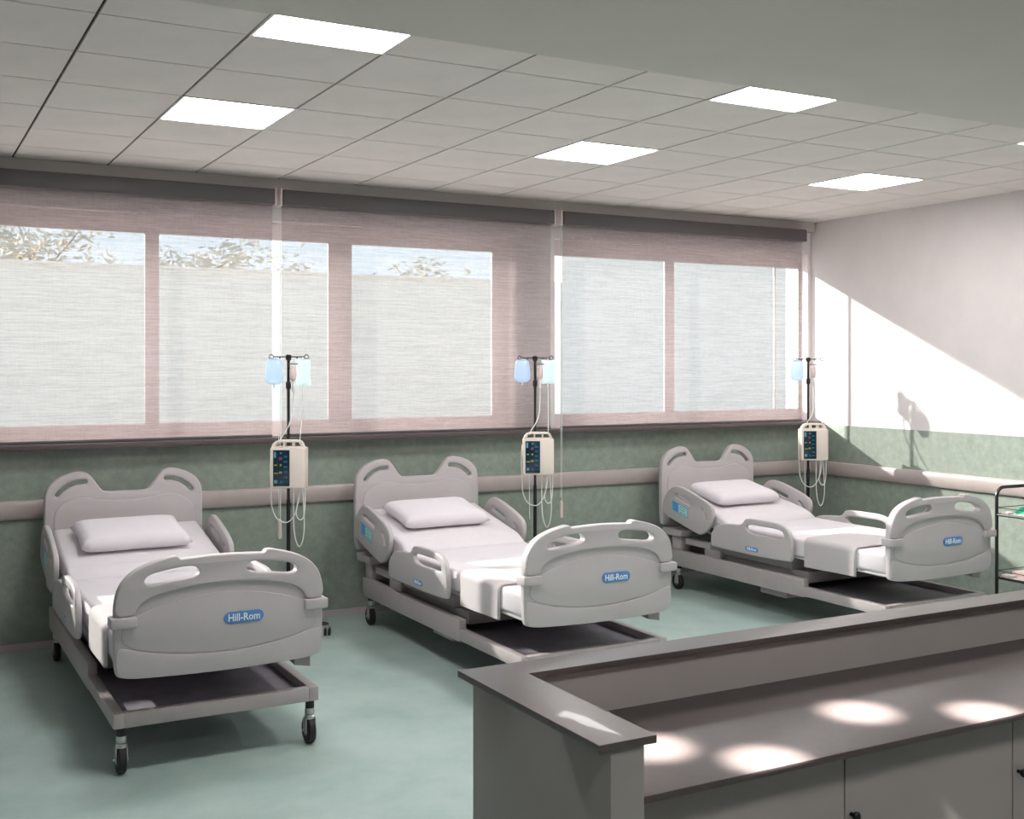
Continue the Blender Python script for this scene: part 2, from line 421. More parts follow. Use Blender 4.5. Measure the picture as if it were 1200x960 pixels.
# ------------------------------------------------------------------ roller blinds
def blind(x0, x1, label, cord):
    t = thing('roller_blind', label, 'blind', ((x0 + x1) / 2, Y0, 3.04), 'roller blinds over the windows')
    w = (x1 - x0) / 2; yf = -.10
    MB().box(-w - .005, w + .005, -.165, -.045, 0, .112, .008).build('cassette', 'cassette', t)
    for s in (-1, 1): MB().box(s * (w + .014) - .008, s * (w + .014) + .008, -.15, 0, -.005, .125, .003).build('end_bracket', 'window_white', t)
    nx, nz = 2, 24; mb = MB(); zb = 1.375 - 3.04
    vs = []; fs = []
    for j in range(nz + 1):
        z = .02 + (zb - .02) * j / nz
        for i in range(nx + 1): vs.append((-w + 2 * w * i / nx, yf, z))
    for j in range(nz):
        for i in range(nx):
            a = j * (nx + 1) + i; fs.append((a, a + 1, a + nx + 2, a + nx + 1))
    mb.add(vs, fs).build('fabric', 'blind_fabric', t)
    MB().box(-w, w, yf - .008, yf + .008, zb - .012, zb + .008, .003).build('hem_bar', 'cassette', t)
    if cord:
        cx = -w - .035; yc = -.17
        ch = MB(); z0, z1 = .0, .775 - 3.04
        ch.tube([(cx + .006, yc, z0), (cx + .006, yc, z1)], .0025, 6); ch.tube([(cx - .006, yc, z0), (cx - .006, yc, z1 + .03)], .0018, 6)
        ch.build('pull_cord', 'tube_white', t)
        wt = MB().tube([(cx, yc, z1 + .004), (cx, yc, z1 - .01), (cx, yc, z1 - .03), (cx, yc, z1 - .13), (cx, yc, z1 - .14)], [.006, .013, .014, .017, .012], 10)
        wt.build('cord_weight', 'pump_cream', t)
    return t
blind(-.44, 2.43, 'beige woven roller blind on the long window, farthest from the side wall', False)
blind(2.50, 4.77, 'beige woven roller blind between the two other blinds', True)
blind(4.866, 7.51, 'beige woven roller blind next to the white side wall', True)

# ------------------------------------------------------------------ hospital bed (origin on the floor; foot toward -y)
OY = 6.60
BX = [1.385, 3.515, 6.28]
def Y(y): return y - OY
bed = thing('hospital_bed', 'x', 'hospital bed', (BX[0], OY, 0), 'hospital beds')
# base frame
mb = MB()
for s in (-1, 1):
    a, b_ = sorted((s * .488, s * .44))
    mb.box(a, b_, Y(5.42), Y(6.2), .215, .283, .004); mb.box(a, b_, Y(6.19), Y(7.80), .205, .338, .005)
mb.box(-.44, .44, Y(5.42), Y(5.465), .215, .283, .004); mb.box(-.44, .44, Y(7.75), Y(7.80), .205, .338, .004)
mb.build('base_frame', 'bed_frame', bed)
MB().box(-.441, .441, Y(5.46), Y(7.76), .228, .24).build('base_tray', 'bed_tray', bed)
MB().box(-.40, .40, Y(6.24), Y(7.25), .29, .372, .006).build('lift_housing', 'bed_housing', bed)
mb = MB(); mb.box(-.43, .43, Y(6.38), Y(7.32), .372, .468, .006)
mb.build('deck_frame', 'bed_housing', bed)
for s in (-1, 1):
    a, b_ = sorted((s * .46, s * .40)); MB().box(a, b_, Y(7.30), Y(7.62), .395, .445, .004).build('lift_arm', 'bed_frame', bed)
    a, b_ = sorted((s * .45, s * .39)); MB().box(a, b_, Y(7.18), Y(7.38), .335, .395, .004).build('lift_arm', 'bed_frame', bed)
MB().box(-.40, -.05, Y(6.47), Y(6.76), .14, .212, .005).build('brake_box', 'bed_frame', bed)
# head posts and cross block
for s in (-1, 1):
    a, b_ = sorted((s * .47, s * .36)); MB().box(a, b_, Y(7.68), Y(7.79), .33, .46, .006).build('head_post', 'bed_frame', bed)
MB().box(-.497, .497, Y(7.64), Y(7.895), .452, .508, .008).build('head_crossbar', 'bed_frame', bed)
MB().add(*[[(.37, Y(5.44), .455), (.45, Y(5.44), .455), (.45, Y(5.44), .385), (.37, Y(5.44), .40), (.37, Y(5.95), .455), (.45, Y(5.95), .455), (.45, Y(5.95), .43), (.37, Y(5.95), .43)],
           [(0, 1, 2, 3), (4, 7, 6, 5), (0, 4, 5, 1), (1, 5, 6, 2), (2, 6, 7, 3), (3, 7, 4, 0)]]).build('foot_bracket', 'bed_housing', bed)
# deck panels under the mattress
mb = MB(); mb.box(-.452, .452, Y(5.44), Y(7.1), .468, .486, .004)
mb.add([(x, Y(y), z) for (y, z) in ((7.1, .468), (7.1, .486), (7.86, .668), (7.86, .648)) for x in (-.452, .452)], [(0, 2, 3, 1), (2, 4, 5, 3), (4, 6, 7, 5), (6, 0, 1, 7), (0, 6, 4, 2), (1, 3, 5, 7)])
mb.build('deck_panel', 'bed_plastic', bed)

# headboard
half = [(0, .52), (.47, .52), (.507, .535), (.507, .80), (.507, 1.00), (.495, 1.08), (.43, 1.15), (.32, 1.187), (.255, 1.183), (.215, 1.15), (.155, 1.06), (.125, 1.045), (0, 1.047)]
hol = chaikin(mirror_outline(half), 2)
hslot = capsule([(.262, 1.118), (.31, 1.116), (.36, 1.099), (.40, 1.07), (.428, 1.04)], .015)
hs = [hslot, [(-x, z) for x, z in hslot][::-1]]
mb = MB().addbm(panel(hol, hs, Y(7.885), Y(7.935), .012))
gin = [(0, .545), (.43, .545), (.452, .56), (.45, .90), (.435, .945), (.38, .99), (.285, 1.022), (.16, .995), (.07, .986), (0, .986)]
mb.addbm(panel(chaikin(mirror_outline(gin), 2), [], Y(7.878), Y(7.90), .004))
mb.build('headboard', 'bed_plastic', bed)

# footboard
half = [(0, .432), (.30, .439), (.46, .450), (.493, .478), (.495, .73), (.489, .82), (.465, .885), (.41, .94), (.33, .972), (.262, .988), (.228, .996), (.208, .993), (.198, .978), (.18, .980), (0, .988)]
fol = chaikin(mirror_outline(half), 2)
fs_ = chaikin([(.365, .885), (.345, .918), (.25, .936), (.14, .948), (.106, .922), (.122, .892), (.24, .88), (.338, .866)], 2)
fsl = [fs_, [(-x, z) for x, z in fs_][::-1]]
fy = 5.37
mb = MB().addbm(panel(fol, fsl, Y(fy + .008), Y(fy + .055), .012))
top = [(.405, .735), (.495, .735), (.489, .82), (.465, .885), (.41, .94), (.33, .972), (.262, .988), (.228, .996), (.208, .993), (.198, .978), (.18, .980), (0, .988)]
arch = [(0, .856), (.15, .85), (.30, .826), (.37, .796), (.398, .76)]
full = top + [(-x, z) for x, z in top[::-1][1:]] + [(-x, z) for x, z in arch[::-1]] + arch[1:]
mb.addbm(panel(chaikin(full, 2), fsl, Y(fy - .006), Y(fy + .03), .008))
low = [(0, .436), (.30, .443), (.45, .452), (.486, .482), (.484, .592), (.458, .592), (.31, .551), (.15, .529), (0, .523)]
mb.addbm(panel(chaikin(mirror_outline(low), 2), [], Y(fy), Y(fy + .02), .003))
lens = [(0, .530), (.15, .536), (.31, .558), (.46, .60), (.462, .68), (.40, .735), (.217, .79), (0, .815)]
mb.addbm(panel(chaikin(mirror_outline(lens), 2), [], Y(fy + .004), Y(fy + .02), .003))
foot = mb.build('footboard', 'bed_plastic', bed)
for s in (-1, 1):
    a, b_ = sorted((s * .512, s * .397))
    MB().box(a, b_, Y(5.345), Y(5.44), .686, .735, .008).build('corner_bumper', 'bed_plastic', foot)
def pill(w, h, n=8):
    return capsule([(-w / 2 + h / 2, 0), (w / 2 - h / 2, 0)], h / 2, n)
lp = [(x + .10, z + .681) for x, z in pill(.192, .058)]
MB().addbm(panel(lp, [], Y(fy - .001), Y(fy + .01), .002)).build('logo_plate', 'logo_blue', foot, label='blue oval maker plate')
text_mesh('Hill-Rom', .050, (.10, Y(fy - .0015), .680), (1, 0, 0), (0, 0, 1), .0008, .86).build('logo_lettering', 'letter_white', foot)

# side rails, left (-x) and right (+x)
hr = [(7.844, .666), (7.82, .777), (7.71, .872), (7.60, .888), (7.224, .786), (7.160, .72), (7.20, .588), (7.31, .511), (7.40, .523), (7.82, .625)]
mr_ = [(7.16, .44), (7.192, .455), (7.192, .56), (7.10, .632), (6.95, .652), (6.84, .655), (6.80, .68), (6.775, .716), (6.60, .720), (6.40, .720), (6.30, .685), (6.265, .60), (6.268, .475), (6.30, .44)]
hsl = [capsule([(7.645, .797), (7.56, .777), (7.465, .752)], .017), capsule([(7.305, .722), (7.27, .695), (7.258, .655)], .011)]
msl = [chaikin([(6.775, .668), (6.58, .672), (6.38, .672), (6.345, .635), (6.35, .605), (6.55, .603), (6.70, .603), (6.765, .62)], 2)]
yy = lambda L: [(Y(p[0]), p[1]) for p in L]
for s in (-1, 1):
    d0, d1 = sorted((s * .503, s * .537))
    h = MB().addbm(panel(chaikin(yy(hr), 2), [yy(q) for q in hsl], d0, d1, .010, 'YZ')).build('head_rail', 'bed_plastic', bed)
    r = MB().addbm(panel(chaikin(yy(mr_), 2), [yy(q) for q in msl], d0, d1, .010, 'YZ')).build('side_rail', 'bed_plastic', bed)
    x = s * .5375; e0, e1 = sorted((x, x - s * .004))
    right = (0, s, 0)
    lp = [(Y(6.70) + a, .487 + b_) for a, b_ in pill(.15, .036)]
    MB().addbm(panel(lp, [], e0, e1, .001, 'YZ')).build('logo_plate', 'logo_blue', r)
    text_mesh('Hill-Rom', .034, (x + s * .0005, Y(6.70), .4865), right, (0, 0, 1), .0006, .9).build('logo_lettering', 'letter_white', r)
    # tilted control label on the head rail
    c = Vector((x, Y(7.59), .694)); ux = Vector((0, -.974, -.228)); uz = Vector((0, -.0, 1)).normalized()
    def quad(a0, a1, b0, b1, dd):
        P = [c + ux * a + uz * q for a, q in ((a0, b0), (a1, b0), (a1, b1), (a0, b1))]
        n_ = Vector((s, 0, 0)); vs = [p - n_ * .003 for p in P] + [p + n_ * dd for p in P]
        return MB().add(vs, [(0, 3, 2, 1), (4, 5, 6, 7), (0, 1, 5, 4), (1, 2, 6, 5), (2, 3, 7, 6), (3, 0, 4, 7)])
    quad(-.108, .108, -.041, .041, .0006).build('control_label', 'label_blue', h, label='blue and mint control label')
    g = quad(-.02, .10, -.034, .034, .0014); g.build('label_field', 'label_green', h)
    g = MB()
    for k in range(3):
        q = quad(-.085 + .0, -.03, .02 - .022 * k, .032 - .022 * k, .0016); g.add(q.v, q.f)
        q = quad(.0, .085 - .02 * (k % 2), .018 - .022 * k, .023 - .022 * k, .0018); g.add(q.v, q.f)
    g.build('label_print', 'logo_blue', h, kind='stuff')

# mattress
def sweep_mattress(st, hw, rad, m, name, parent, thick_n):
    # st: list of (y, z_top, z_bot); rounded rectangular section
    vs = []; fs = []; ns = 4
    sec0 = []
    for cxs, czs, a0 in ((1, 1, 0), (-1, 1, 90), (-1, -1, 180), (1, -1, 270)):
        for k in range(ns + 1):
            a = math.radians(a0 + 90 * k / ns); sec0.append((cxs, czs, math.cos(a), math.sin(a)))
    n = len(sec0)
    for (y, zt, zb, sc) in st:
        r = rad
        for cxs, czs, ca, sa in sec0:
            x = cxs * (hw - sc - r) + ca * r
            zc = (zt - sc - r) if czs > 0 else (zb + sc + r)
            crown = .006 * (1 - (x / hw) ** 2) if czs > 0 else 0
            vs.append((x, y, zc + sa * r + crown))
    for i in range(len(st) - 1):
        for k in range(n):
            fs.append((i * n + k, i * n + (k + 1) % n, (i + 1) * n + (k + 1) % n, (i + 1) * n + k))
    fs.append(tuple(range(n))[::-1]); fs.append(tuple((len(st) - 1) * n + k for k in range(n)))
    return MB().add(vs, fs).build(name, m, parent, ang=50)
T = .137
prof = [(5.45, .622, .03), (5.455, .622, .012), (5.47, .622, 0), (5.9, .622, 0), (6.3, .622, 0), (6.7, .622, 0), (6.98, .624, 0), (7.04, .628, 0), (7.055, .626, .009), (7.07, .634, 0), (7.12, .664, 0), (7.16, .683, 0), (7.17, .682, .009), (7.185, .688, 0), (7.5, .752, 0), (7.84, .822, 0), (7.858, .826, .012), (7.863, .827, .03)]
sweep_mattress([(Y(y), z, z - T - (.0 if y < 7.1 else .02 * min(1, (y - 7.1) / .1) * 0), s) for y, z, s in prof], .466, .028, 'sheet', 'mattress', bed, T)

# casters
def caster(x, y):
    mb = MB().lathe([(.022, .178), (.022, .215), (.019, .218)], (x, y, 0), n=14)
    c = mb.build('caster', 'rubber', bed)
    mb = MB().lathe([(.012, .12), (.026, .125), (.026, .14), (.018, .146), (.024, .15), (.024, .178)], (x, y, 0), n=14)
    for s in (-1, 1): mb.box(x + s * .024 - .003, x + s * .024 + .003, y - .02, y + .026, .055, .13, .002)
    mb.tube([(x - .034, y + .012, .066), (x + .034, y + .012, .066)], .007, 8)
    mb.build('fork', 'steel', c)
    prof = [(.03, -.019), (.058, -.019), (.066, -.012), (.066, .012), (.058, .019), (.03, .019)]
    MB().lathe(prof, (x, y + .012, .066), 'X', n=24).build('wheel', 'rubber', c)
    MB().lathe([(.028, -.0205), (.03, -.018), (.03, .018), (.028, .0205)], (x, y + .012, .066), 'X', n=18).build('hub', 'caster_hub', c)
for x in (-.45, .45):
    for y in (5.445, 7.72): caster(x, Y(y))

where = ['farthest from the white side wall', 'standing between the two other beds', 'next to the white side wall and black trolley']
beds = [bed] + [copy_tree(bed) for _ in range(2)]
for b_, x, w in zip(beds, BX, where):
    b_.location = (x, OY, 0); b_['label'] = 'light grey plastic hospital bed on casters, ' + w
bwhere = ['the bed farthest from the white side wall', 'the middle bed between the two others', 'the bed next to the white side wall']

# pillow: soft grid with pinched corners, lying on the raised head section
def pillow_mesh():
    nx, ny = 22, 16; vs = []; fs = []
    for side in (1, -1):
        for j in range(ny + 1):
            for i in range(nx + 1):
                u = -1 + 2 * i / nx; v = -1 + 2 * j / ny
                hx = (1 - abs(u) ** 8) ** .5; hy = (1 - abs(v) ** 6) ** .5
                h = hx * hy
                pin = 1 - .05 * (1 - abs(v)) * abs(u) ** 3; pin2 = 1 - .05 * (1 - abs(u)) * abs(v) ** 3
                sag = 0.008 * math.sin(3 * u + 1) * math.cos(2 * v)
                vs.append((u * .337 * pin, v * .218 * pin2, (.070 if side > 0 else -.045) * h + sag * h * (side > 0)))
    o = (nx + 1) * (ny + 1)
    for sidx in (0, 1):
        for j in range(ny):
            for i in range(nx):
                a = sidx * o + j * (nx + 1) + i; f = (a, a + 1, a + nx + 2, a + nx + 1)
                fs.append(f if sidx == 0 else f[::-1])
    me = bpy.data.meshes.new('pillow'); me.from_pydata([tuple(v) for v in vs], [], fs)
    bm = bmesh.new(); bm.from_mesh(me); bmesh.ops.remove_doubles(bm, verts=bm.verts[:], dist=.0008); bmesh.ops.recalc_face_normals(bm, faces=bm.faces[:]); bm.to_mesh(me); bm.free()
    me.shade_smooth(); return me
pm = pillow_mesh()
for x, w in zip(BX, bwhere):
    o = mk('pillow', pm, 'pillow', label='white pillow on ' + w, category='pillow', group='pillows on the beds')
    o.location = (x - .035, 7.505, .808); o.rotation_euler = (math.atan(.205), 0, math.radians(1.5))

# blanket folded over the foot end
def blanket_mesh():
    def sec(hw, zt, r, zb):
        p = [(-hw, zb)]
        for k in range(7):
            a = math.radians(180 - 15 * k); p.append((-hw + r + r * math.cos(a), zt - r + r * math.sin(a)))
        for k in range(1, 8):
            q = -hw + r + (2 * hw - 2 * r) * k / 8; p.append((q, zt + .006 * (1 - (q / hw) ** 2)))
        for k in range(7):
            a = math.radians(90 - 15 * k); p.append((hw - r + r * math.cos(a), zt - r + r * math.sin(a)))
        return p + [(hw, zb)]
    vs = []; fs = []
    ys = [(5.70, .006), (5.704, .0015), (5.715, 0), (5.85, 0), (6.0, 0), (6.18, 0), (6.192, .0015), (6.196, .006)]
    rng = random.Random(3); ncol = None
    for (y, sh) in ys:
        o_ = sec(.484 - sh, .640 - sh, .045, .432 + sh + .004 * math.sin(y * 9)); i_ = sec(.4675 + sh * .3, .6285, .03, .432 + sh)
        loop = o_ + i_[::-1]; ncol = len(loop)
        vs += [(x, Y(y), z) for x, z in loop]
    for i in range(len(ys) - 1):
        for k in range(ncol):
            fs.append((i * ncol + k, i * ncol + (k + 1) % ncol, (i + 1) * ncol + (k + 1) % ncol, (i + 1) * ncol + k))
    h = ncol // 2
    for base in (0, (len(ys) - 1) * ncol):
        for k in range(h - 1): fs.append((base + k, base + k + 1, base + ncol - 2 - k, base + ncol - 1 - k))
    return MB().add(vs, fs).mesh('blanket', 50)
bm_ = blanket_mesh()
for x, w in zip(BX, bwhere):
    o = mk('blanket', bm_, 'blanket', label='pale grey blanket folded across the foot of ' + w, category='blanket', group='blankets on the beds')
    o.location = (x, OY, 0)

# ------------------------------------------------------------------ infusion stands, pumps, bags
IV = [(2.441, 7.70), (4.422, 7.70), (7.256, 7.70)]
ivw = ['farthest from the side wall', 'between the two other stands', 'in the corner by the side wall']
st = thing('infusion_stand', 'x', 'infusion stand', (0, 0, 0), 'infusion stands')
mb = MB().tube([(0, 0, .07), (0, 0, .95)], .014, 12); mb.tube([(0, 0, .95), (0, 0, 1.93)], .0105, 12)
mb.lathe([(.012, 1.915), (.02, 1.925), (.022, 1.95), (.016, 1.957)], (0, 0, 0), n=12); mb.lathe([(.01, 1.71), (.019, 1.725), (.019, 1.76), (.01, 1.775)], (0, 0, 0), n=12)
mb.build('pole', 'black_metal', st)
for s, L in ((-1, .12), (1, .125)):
    mb = MB().tube([(0, 0, 1.942), (s * (L - .015), 0, 1.942)], .0042, 8)
    mb.tube([(s * L + .015 * math.cos(a), 0, 1.942 + .015 * math.sin(a)) for a in [2 * math.pi * k / 14 for k in range(14)]], .0035, 6, closed=True)
    mb.tube([(s * .06, 0, 1.942), (s * .06, 0, 1.93)], .006, 6)
    mb.build('hook_arm', 'black_metal', st)
mb = MB().lathe([(.045, .06), (.05, .07), (.05, .1), (.03, .12), (.016, .13)], (0, 0, 0), n=16); mb.build('base_hub', 'black_metal', st)
for k in range(5):
    a = math.radians(-1 + 72 * k); ca, sa = math.cos(a), math.sin(a)
    MB().tube([(.03 * ca, .03 * sa, .092), (.15 * ca, .15 * sa, .088), (.265 * ca, .265 * sa, .082), (.28 * ca, .28 * sa, .078)], [.016, .015, .013, .010], 8).build('base_leg', 'black_metal', st)
    x, y = .272 * ca, .272 * sa
    c = MB().lathe([(.014, .05), (.018, .055), (.018, .075)], (x, y, 0), n=10).build('caster', 'steel', st)
    for s in (-1, 1): MB().lathe([(.012, -.007), (.026, -.007), (.029, -.003), (.029, .003), (.026, .007), (.012, .007)], (x + s * .014, y, .029), 'X', n=16).build('wheel', 'rubber', c)
stands = [st, copy_tree(st), copy_tree(st)]
for o, p, w in zip(stands, IV, ivw): o.location = (p[0], p[1], 0); o.rotation_euler = (0, 0, -.50); o['label'] = 'black pole infusion stand on casters ' + w

# pump (local origin at pole axis, front toward -y)
pu = thing('infusion_pump', 'x', 'infusion pump', (0, 0, 0), 'infusion pumps')
MB().box(-.098, .142, -.145, -.02, 1.04, 1.318, .010).build('housing', 'pump_cream', pu)
hd = panel(chaikin([(-.095, 1.30), (-.09, 1.335), (-.06, 1.368), (0, 1.37), (.105, 1.37), (.128, 1.335), (.137, 1.30)], 1),
           [[(-.066, 1.325), (-.052, 1.352), (-.012, 1.354), (-.012, 1.325)], [(0, 1.325), (0, 1.354), (.05, 1.354), (.05, 1.325)], [(.062, 1.325), (.062, 1.354), (.094, 1.354), (.112, 1.325)]], -.13, -.07, .003)
MB().addbm(hd).build('carry_handle', 'pump_cream', pu)
MB().box(-.03, .03, -.022, .02, 1.12, 1.20, .006).build('pole_clamp', 'black_metal', pu)
sc = MB().box(-.077, .036, -.149, -.14, 1.055, 1.302, .003).build('control_panel', 'pump_screen', pu, label='dark teal control panel with small coloured keys')
def icons(name, m, rects):
    g = MB()
    for (x, z, w, h) in rects: g.box(x, x + w, -.1515, -.148, z, z + h)
    g.build(name, m, sc, kind='stuff')
icons('key_icons', 'icon_blue', [(-.005 + .0, 1.285 - .035 * k, .025, .014) for k in range(1, 7)] + [(-.03, 1.075, .018, .018), (0, 1.075, .024, .018)])
icons('status_icons', 'icon_cyan', [(-.07, 1.25, .014, .04), (-.028, 1.276, .012, .01), (-.068, 1.075, .02, .022)])
icons('readout', 'icon_yellow', [(-.068, 1.195, .018, .009), (-.03, 1.193, .012, .014), (-.07, 1.14, .03, .008), (-.035, 1.142, .02, .014), (.008, 1.108, .012, .01)])
icons('alarm_icon', 'icon_magenta', [(-.036, 1.235, .022, .018)])
def tb(name, pts, r=.0042): MB().tube(catmull(pts, 7), r, 7).build(name, 'tube_white', pu)
yt = -.09
tb('tubing', [(-.102, yt, 1.27), (-.108, yt, 1.15), (-.103, yt, 1.0), (-.095, yt, .90), (-.06, yt, .825), (0, yt, .80), (.045, yt, .83), (.075, yt, .90), (.085, yt, 1.0), (.085, yt, 1.05)])
tb('tubing', [(.05, yt + .01, 1.05), (.05, yt + .01, .95), (.052, yt + .01, .78), (.065, yt + .01, .68), (.09, yt + .01, .632), (.115, yt + .01, .68), (.125, yt + .01, .78), (.118, yt + .01, .95), (.11, yt + .01, 1.05)])
tb('tubing', [(.10, yt - .01, 1.05), (.088, yt - .01, .95), (.072, yt - .01, .87), (.085, yt - .01, .83), (.105, yt - .01, .82), (.125, yt - .01, .845), (.133, yt - .01, .93), (.132, yt - .01, 1.05)])
tb('drain_line', [(-.045, yt + .03, 1.05), (-.045, yt + .03, .9), (-.043, yt + .03, .69)], .003)
pumps = [pu, copy_tree(pu), copy_tree(pu)]
for o, p, w in zip(pumps, IV, ivw): o.location = (p[0], p[1], 0); o.rotation_euler = (0, 0, -.50); o['label'] = 'cream infusion pump with dark keypad on the pole ' + w

def bag_obj(name, outline, thick, z_top, matn, label, xo, tube_pts):
    t = thing(name, label, 'infusion bag', (0, 0, 0), 'infusion bags')
    # pillow-like inflated outline: front and back domes
    pl = chaikin(outline, 2); n = len(pl)
    cx = sum(p[0] for p in pl) / n; cz = sum(p[1] for p in pl) / n; vs = []; fs = []
    rings = [(1.0, 0), (.93, .45), (.8, .75), (.55, .95), (.25, 1.0)]
    for sgn in (-1, 1):
        base = len(vs)
        for (sc_, h) in rings:
            for p in pl: vs.append((cx + (p[0] - cx) * sc_, sgn * (h * thick + .0012), cz + (p[1] - cz) * sc_))
        for i in range(len(rings) - 1):
            for k in range(n): fs.append((base + i * n + k, base + i * n + (k + 1) % n, base + (i + 1) * n + (k + 1) % n, base + (i + 1) * n + k))
        fs.append(tuple(base + (len(rings) - 1) * n + k for k in range(n)))
    o2 = len(rings) * n
    for k in range(n): fs.append((k, (k + 1) % n, o2 + (k + 1) % n, o2 + k))
    MB().add(vs, fs).build('pouch', matn, t, ang=60)
    MB().tube([(xo, 0, z_top - .012), (xo, 0, z_top + .012)], .004, 6).build('hanger_tab', 'tube_white', t)
    zb = min(p[1] for p in pl)
    MB().tube([(xo, 0, zb + .004), (xo, 0, zb - .022)], .0055, 8).build('port', 'tube_white', t)
    if tube_pts: MB().tube(catmull(tube_pts, 6), .0032, 7).build('drip_line', 'tube_white', t)
    return t
blue = [(-.152, 1.925), (-.10, 1.935), (-.05, 1.925), (-.043, 1.88), (-.036, 1.79), (-.045, 1.765), (-.07, 1.748), (-.13, 1.748), (-.155, 1.765), (-.166, 1.79), (-.158, 1.88)]
cyan = [(.046, 1.932), (.10, 1.925), (.158, 1.932), (.156, 1.90), (.150, 1.84), (.153, 1.77), (.162, 1.735), (.10, 1.742), (.042, 1.735), (.053, 1.77), (.058, 1.84), (.052, 1.90)]
b1 = bag_obj('infusion_bag', blue, .022, 1.928, 'bag_blue', 'x', -.10, None)
b2 = bag_obj('infusion_bag', cyan, .018, 1.928, 'bag_cyan', 'x', .10, [(.10, 0, 1.72), (.101, -.01, 1.62), (.101, -.05, 1.5), (.10, -.09, 1.42), (.098, -.10, 1.35)])
for proto, nm in ((b1, 'pale blue'), (b2, 'pale cyan pinch-waisted')):
    L = [proto, copy_tree(proto), copy_tree(proto)]
    for o, p, w in zip(L, IV, ivw): o.location = (p[0], p[1], 0); o.rotation_euler = (0, 0, -.50); o['label'] = nm + ' infusion bag on the stand ' + w
dv = thing('drip_bottle', 'x', 'drip bottle', (0, 0, 0), 'drip bottles')
MB().lathe([(.010, 1.775), (.020, 1.785), (.024, 1.80), (.024, 1.852), (.018, 1.868), (.012, 1.872), (.012, 1.884)], (.038, -.03, 0), n=16).build('bottle', 'drip_pink', dv)
MB().tube([(.0, -.005, 1.893), (.07, -.03, 1.893)], .004, 8).build('hanger_bar', 'caster_hub', dv)
MB().lathe([(.004, 1.70), (.008, 1.71), (.009, 1.76), (.006, 1.778)], (.038, -.03, 0), n=10).build('drip_chamber', 'tube_white', dv)
MB().tube(catmull([(.038, -.03, 1.70), (.037, -.04, 1.6), (.028, -.07, 1.5), (.0, -.10, 1.43), (-.03, -.10, 1.385), (-.045, -.10, 1.34)], 6), .0042, 7).build('drip_line', 'tube_white', dv)
L = [dv, copy_tree(dv), copy_tree(dv)]
for o, p, w in zip(L, IV, ivw): o.location = (p[0], p[1], 0); o.rotation_euler = (0, 0, -.50); o['label'] = 'small pinkish drip bottle on the stand ' + w

# ------------------------------------------------------------------ nurses' counter
ZL, ZD = .984, .825
XE = 5.6
led = panel([(1.459, 2.24), (1.459, 2.995), (XE, 2.995), (XE, 2.868), (1.625, 2.868), (1.625, 2.24)][::-1], [], ZL - .020, ZL, .002, 'XY')
MB().addbm(led).build('counter_ledge', 'counter_top', label='dark brown L-shaped ledge on top of the nurses counter', category='ledge')
hw_ = MB().box(1.50, 1.597, 2.252, 2.978, 0, ZL - .0205, .002)
hw_.build('counter_end_panel', 'counter_panel', label='grey end panel closing the nurses counter', category='panel')
MB().box(1.598, XE, 2.90, 2.978, 0, ZL - .0205, .002).build('counter_back_panel', 'counter_inner', label='grey upstand panel behind the desk surface', category='panel')
MB().box(1.599, XE, 2.275, 2.899, ZD - .020, ZD, .003).build('desk_worktop', 'desk_top', label='dark brown lower desk worktop of the nurses counter', category='worktop')
k0 = 1.65; wd = .711
cl = ['grey cabinet under the desk, against the counter end panel', 'grey cabinet under the desk, second from the end panel', 'grey cabinet under the desk, third from the end panel',
      'grey cabinet under the desk, fourth from the end panel', 'grey cabinet under the desk, fifth from the end panel']
for k in range(5):
    x0 = k0 + k * wd; xa = -.05 if k == 0 else 0; t = thing('desk_cabinet', cl[k], 'cabinet', (x0, 2.36, 0), 'cabinets under the desk')
    MB().box(xa + .002, wd - .002, .022, .535, .0, ZD - .021).build('carcass', 'counter_panel', t)
    d = MB().box(xa + .003, wd - .003, 0, .02, .08, ZD - .024, .0015).build('door', 'cabinet_door', t)
    xk = .024
    MB().lathe([(.006, 0), (.006, -.012), (.013, -.018), (.014, -.024), (.010, -.028)], (xk, 0, .608), 'Y', n=14).build('knob', 'knob_dark', d)

# ------------------------------------------------------------------ black trolley by the side wall
tr = thing('trolley', 'black tubular steel trolley with wire-edged shelves by the side wall', 'trolley', (6.95, 4.85, 0))
tx0, tx1, ty0, ty1 = 0.0, .42, 0.0, .622
def arch(y):
    r = .07; zt = 1.008; pts = [(tx0, y, .09), (tx0, y, zt - r)]
    for k in range(1, 7):
        a = math.pi - math.pi / 2 * k / 6; pts.append((tx0 + r + r * math.cos(a), y, zt - r + r * math.sin(a)))
    for k in range(0, 7):
        a = math.pi / 2 - math.pi / 2 * k / 6; pts.append((tx1 - r + r * math.cos(a), y, zt - r + r * math.sin(a)))
    pts.append((tx1, y, .09)); return pts
for y in (ty0, ty1): MB().tube(arch(y), .0125, 10).build('end_frame', 'black_metal', tr)
for z in (.815, .365):
    sh = MB()
    for x in (tx0, tx1): sh.tube([(x, ty0, z), (x, ty1, z)], .010, 8)
    for y in (ty0, ty1): sh.tube([(tx0, y, z), (tx1, y, z)], .010, 8)
    s_ = sh.build('shelf_frame', 'black_metal', tr)
    MB().box(tx0 + .004, tx1 - .004, ty0 + .004, ty1 - .004, z, z + .006).build('shelf_plate', 'window_white', s_)
    g = MB()
    for x in (tx0, tx1): g.tube([(x, ty0, z + .05), (x, ty1, z + .05)], .003, 6)
    for y in (ty0, ty1): g.tube([(tx0, y, z + .05), (tx1, y, z + .05)], .003, 6)
    g.build('guard_wire', 'black_metal', s_)
for x in (tx0, tx1):
    for y in (ty0, ty1):
        c = MB().lathe([(.012, .06), (.016, .065), (.016, .095)], (x, y, 0), n=10).build('caster', 'steel', tr)
        MB().lathe([(.015, -.012), (.036, -.012), (.04, -.007), (.04, .007), (.036, .012), (.015, .012)], (x, y, .04), 'X', n=18).build('wheel', 'rubber', c)
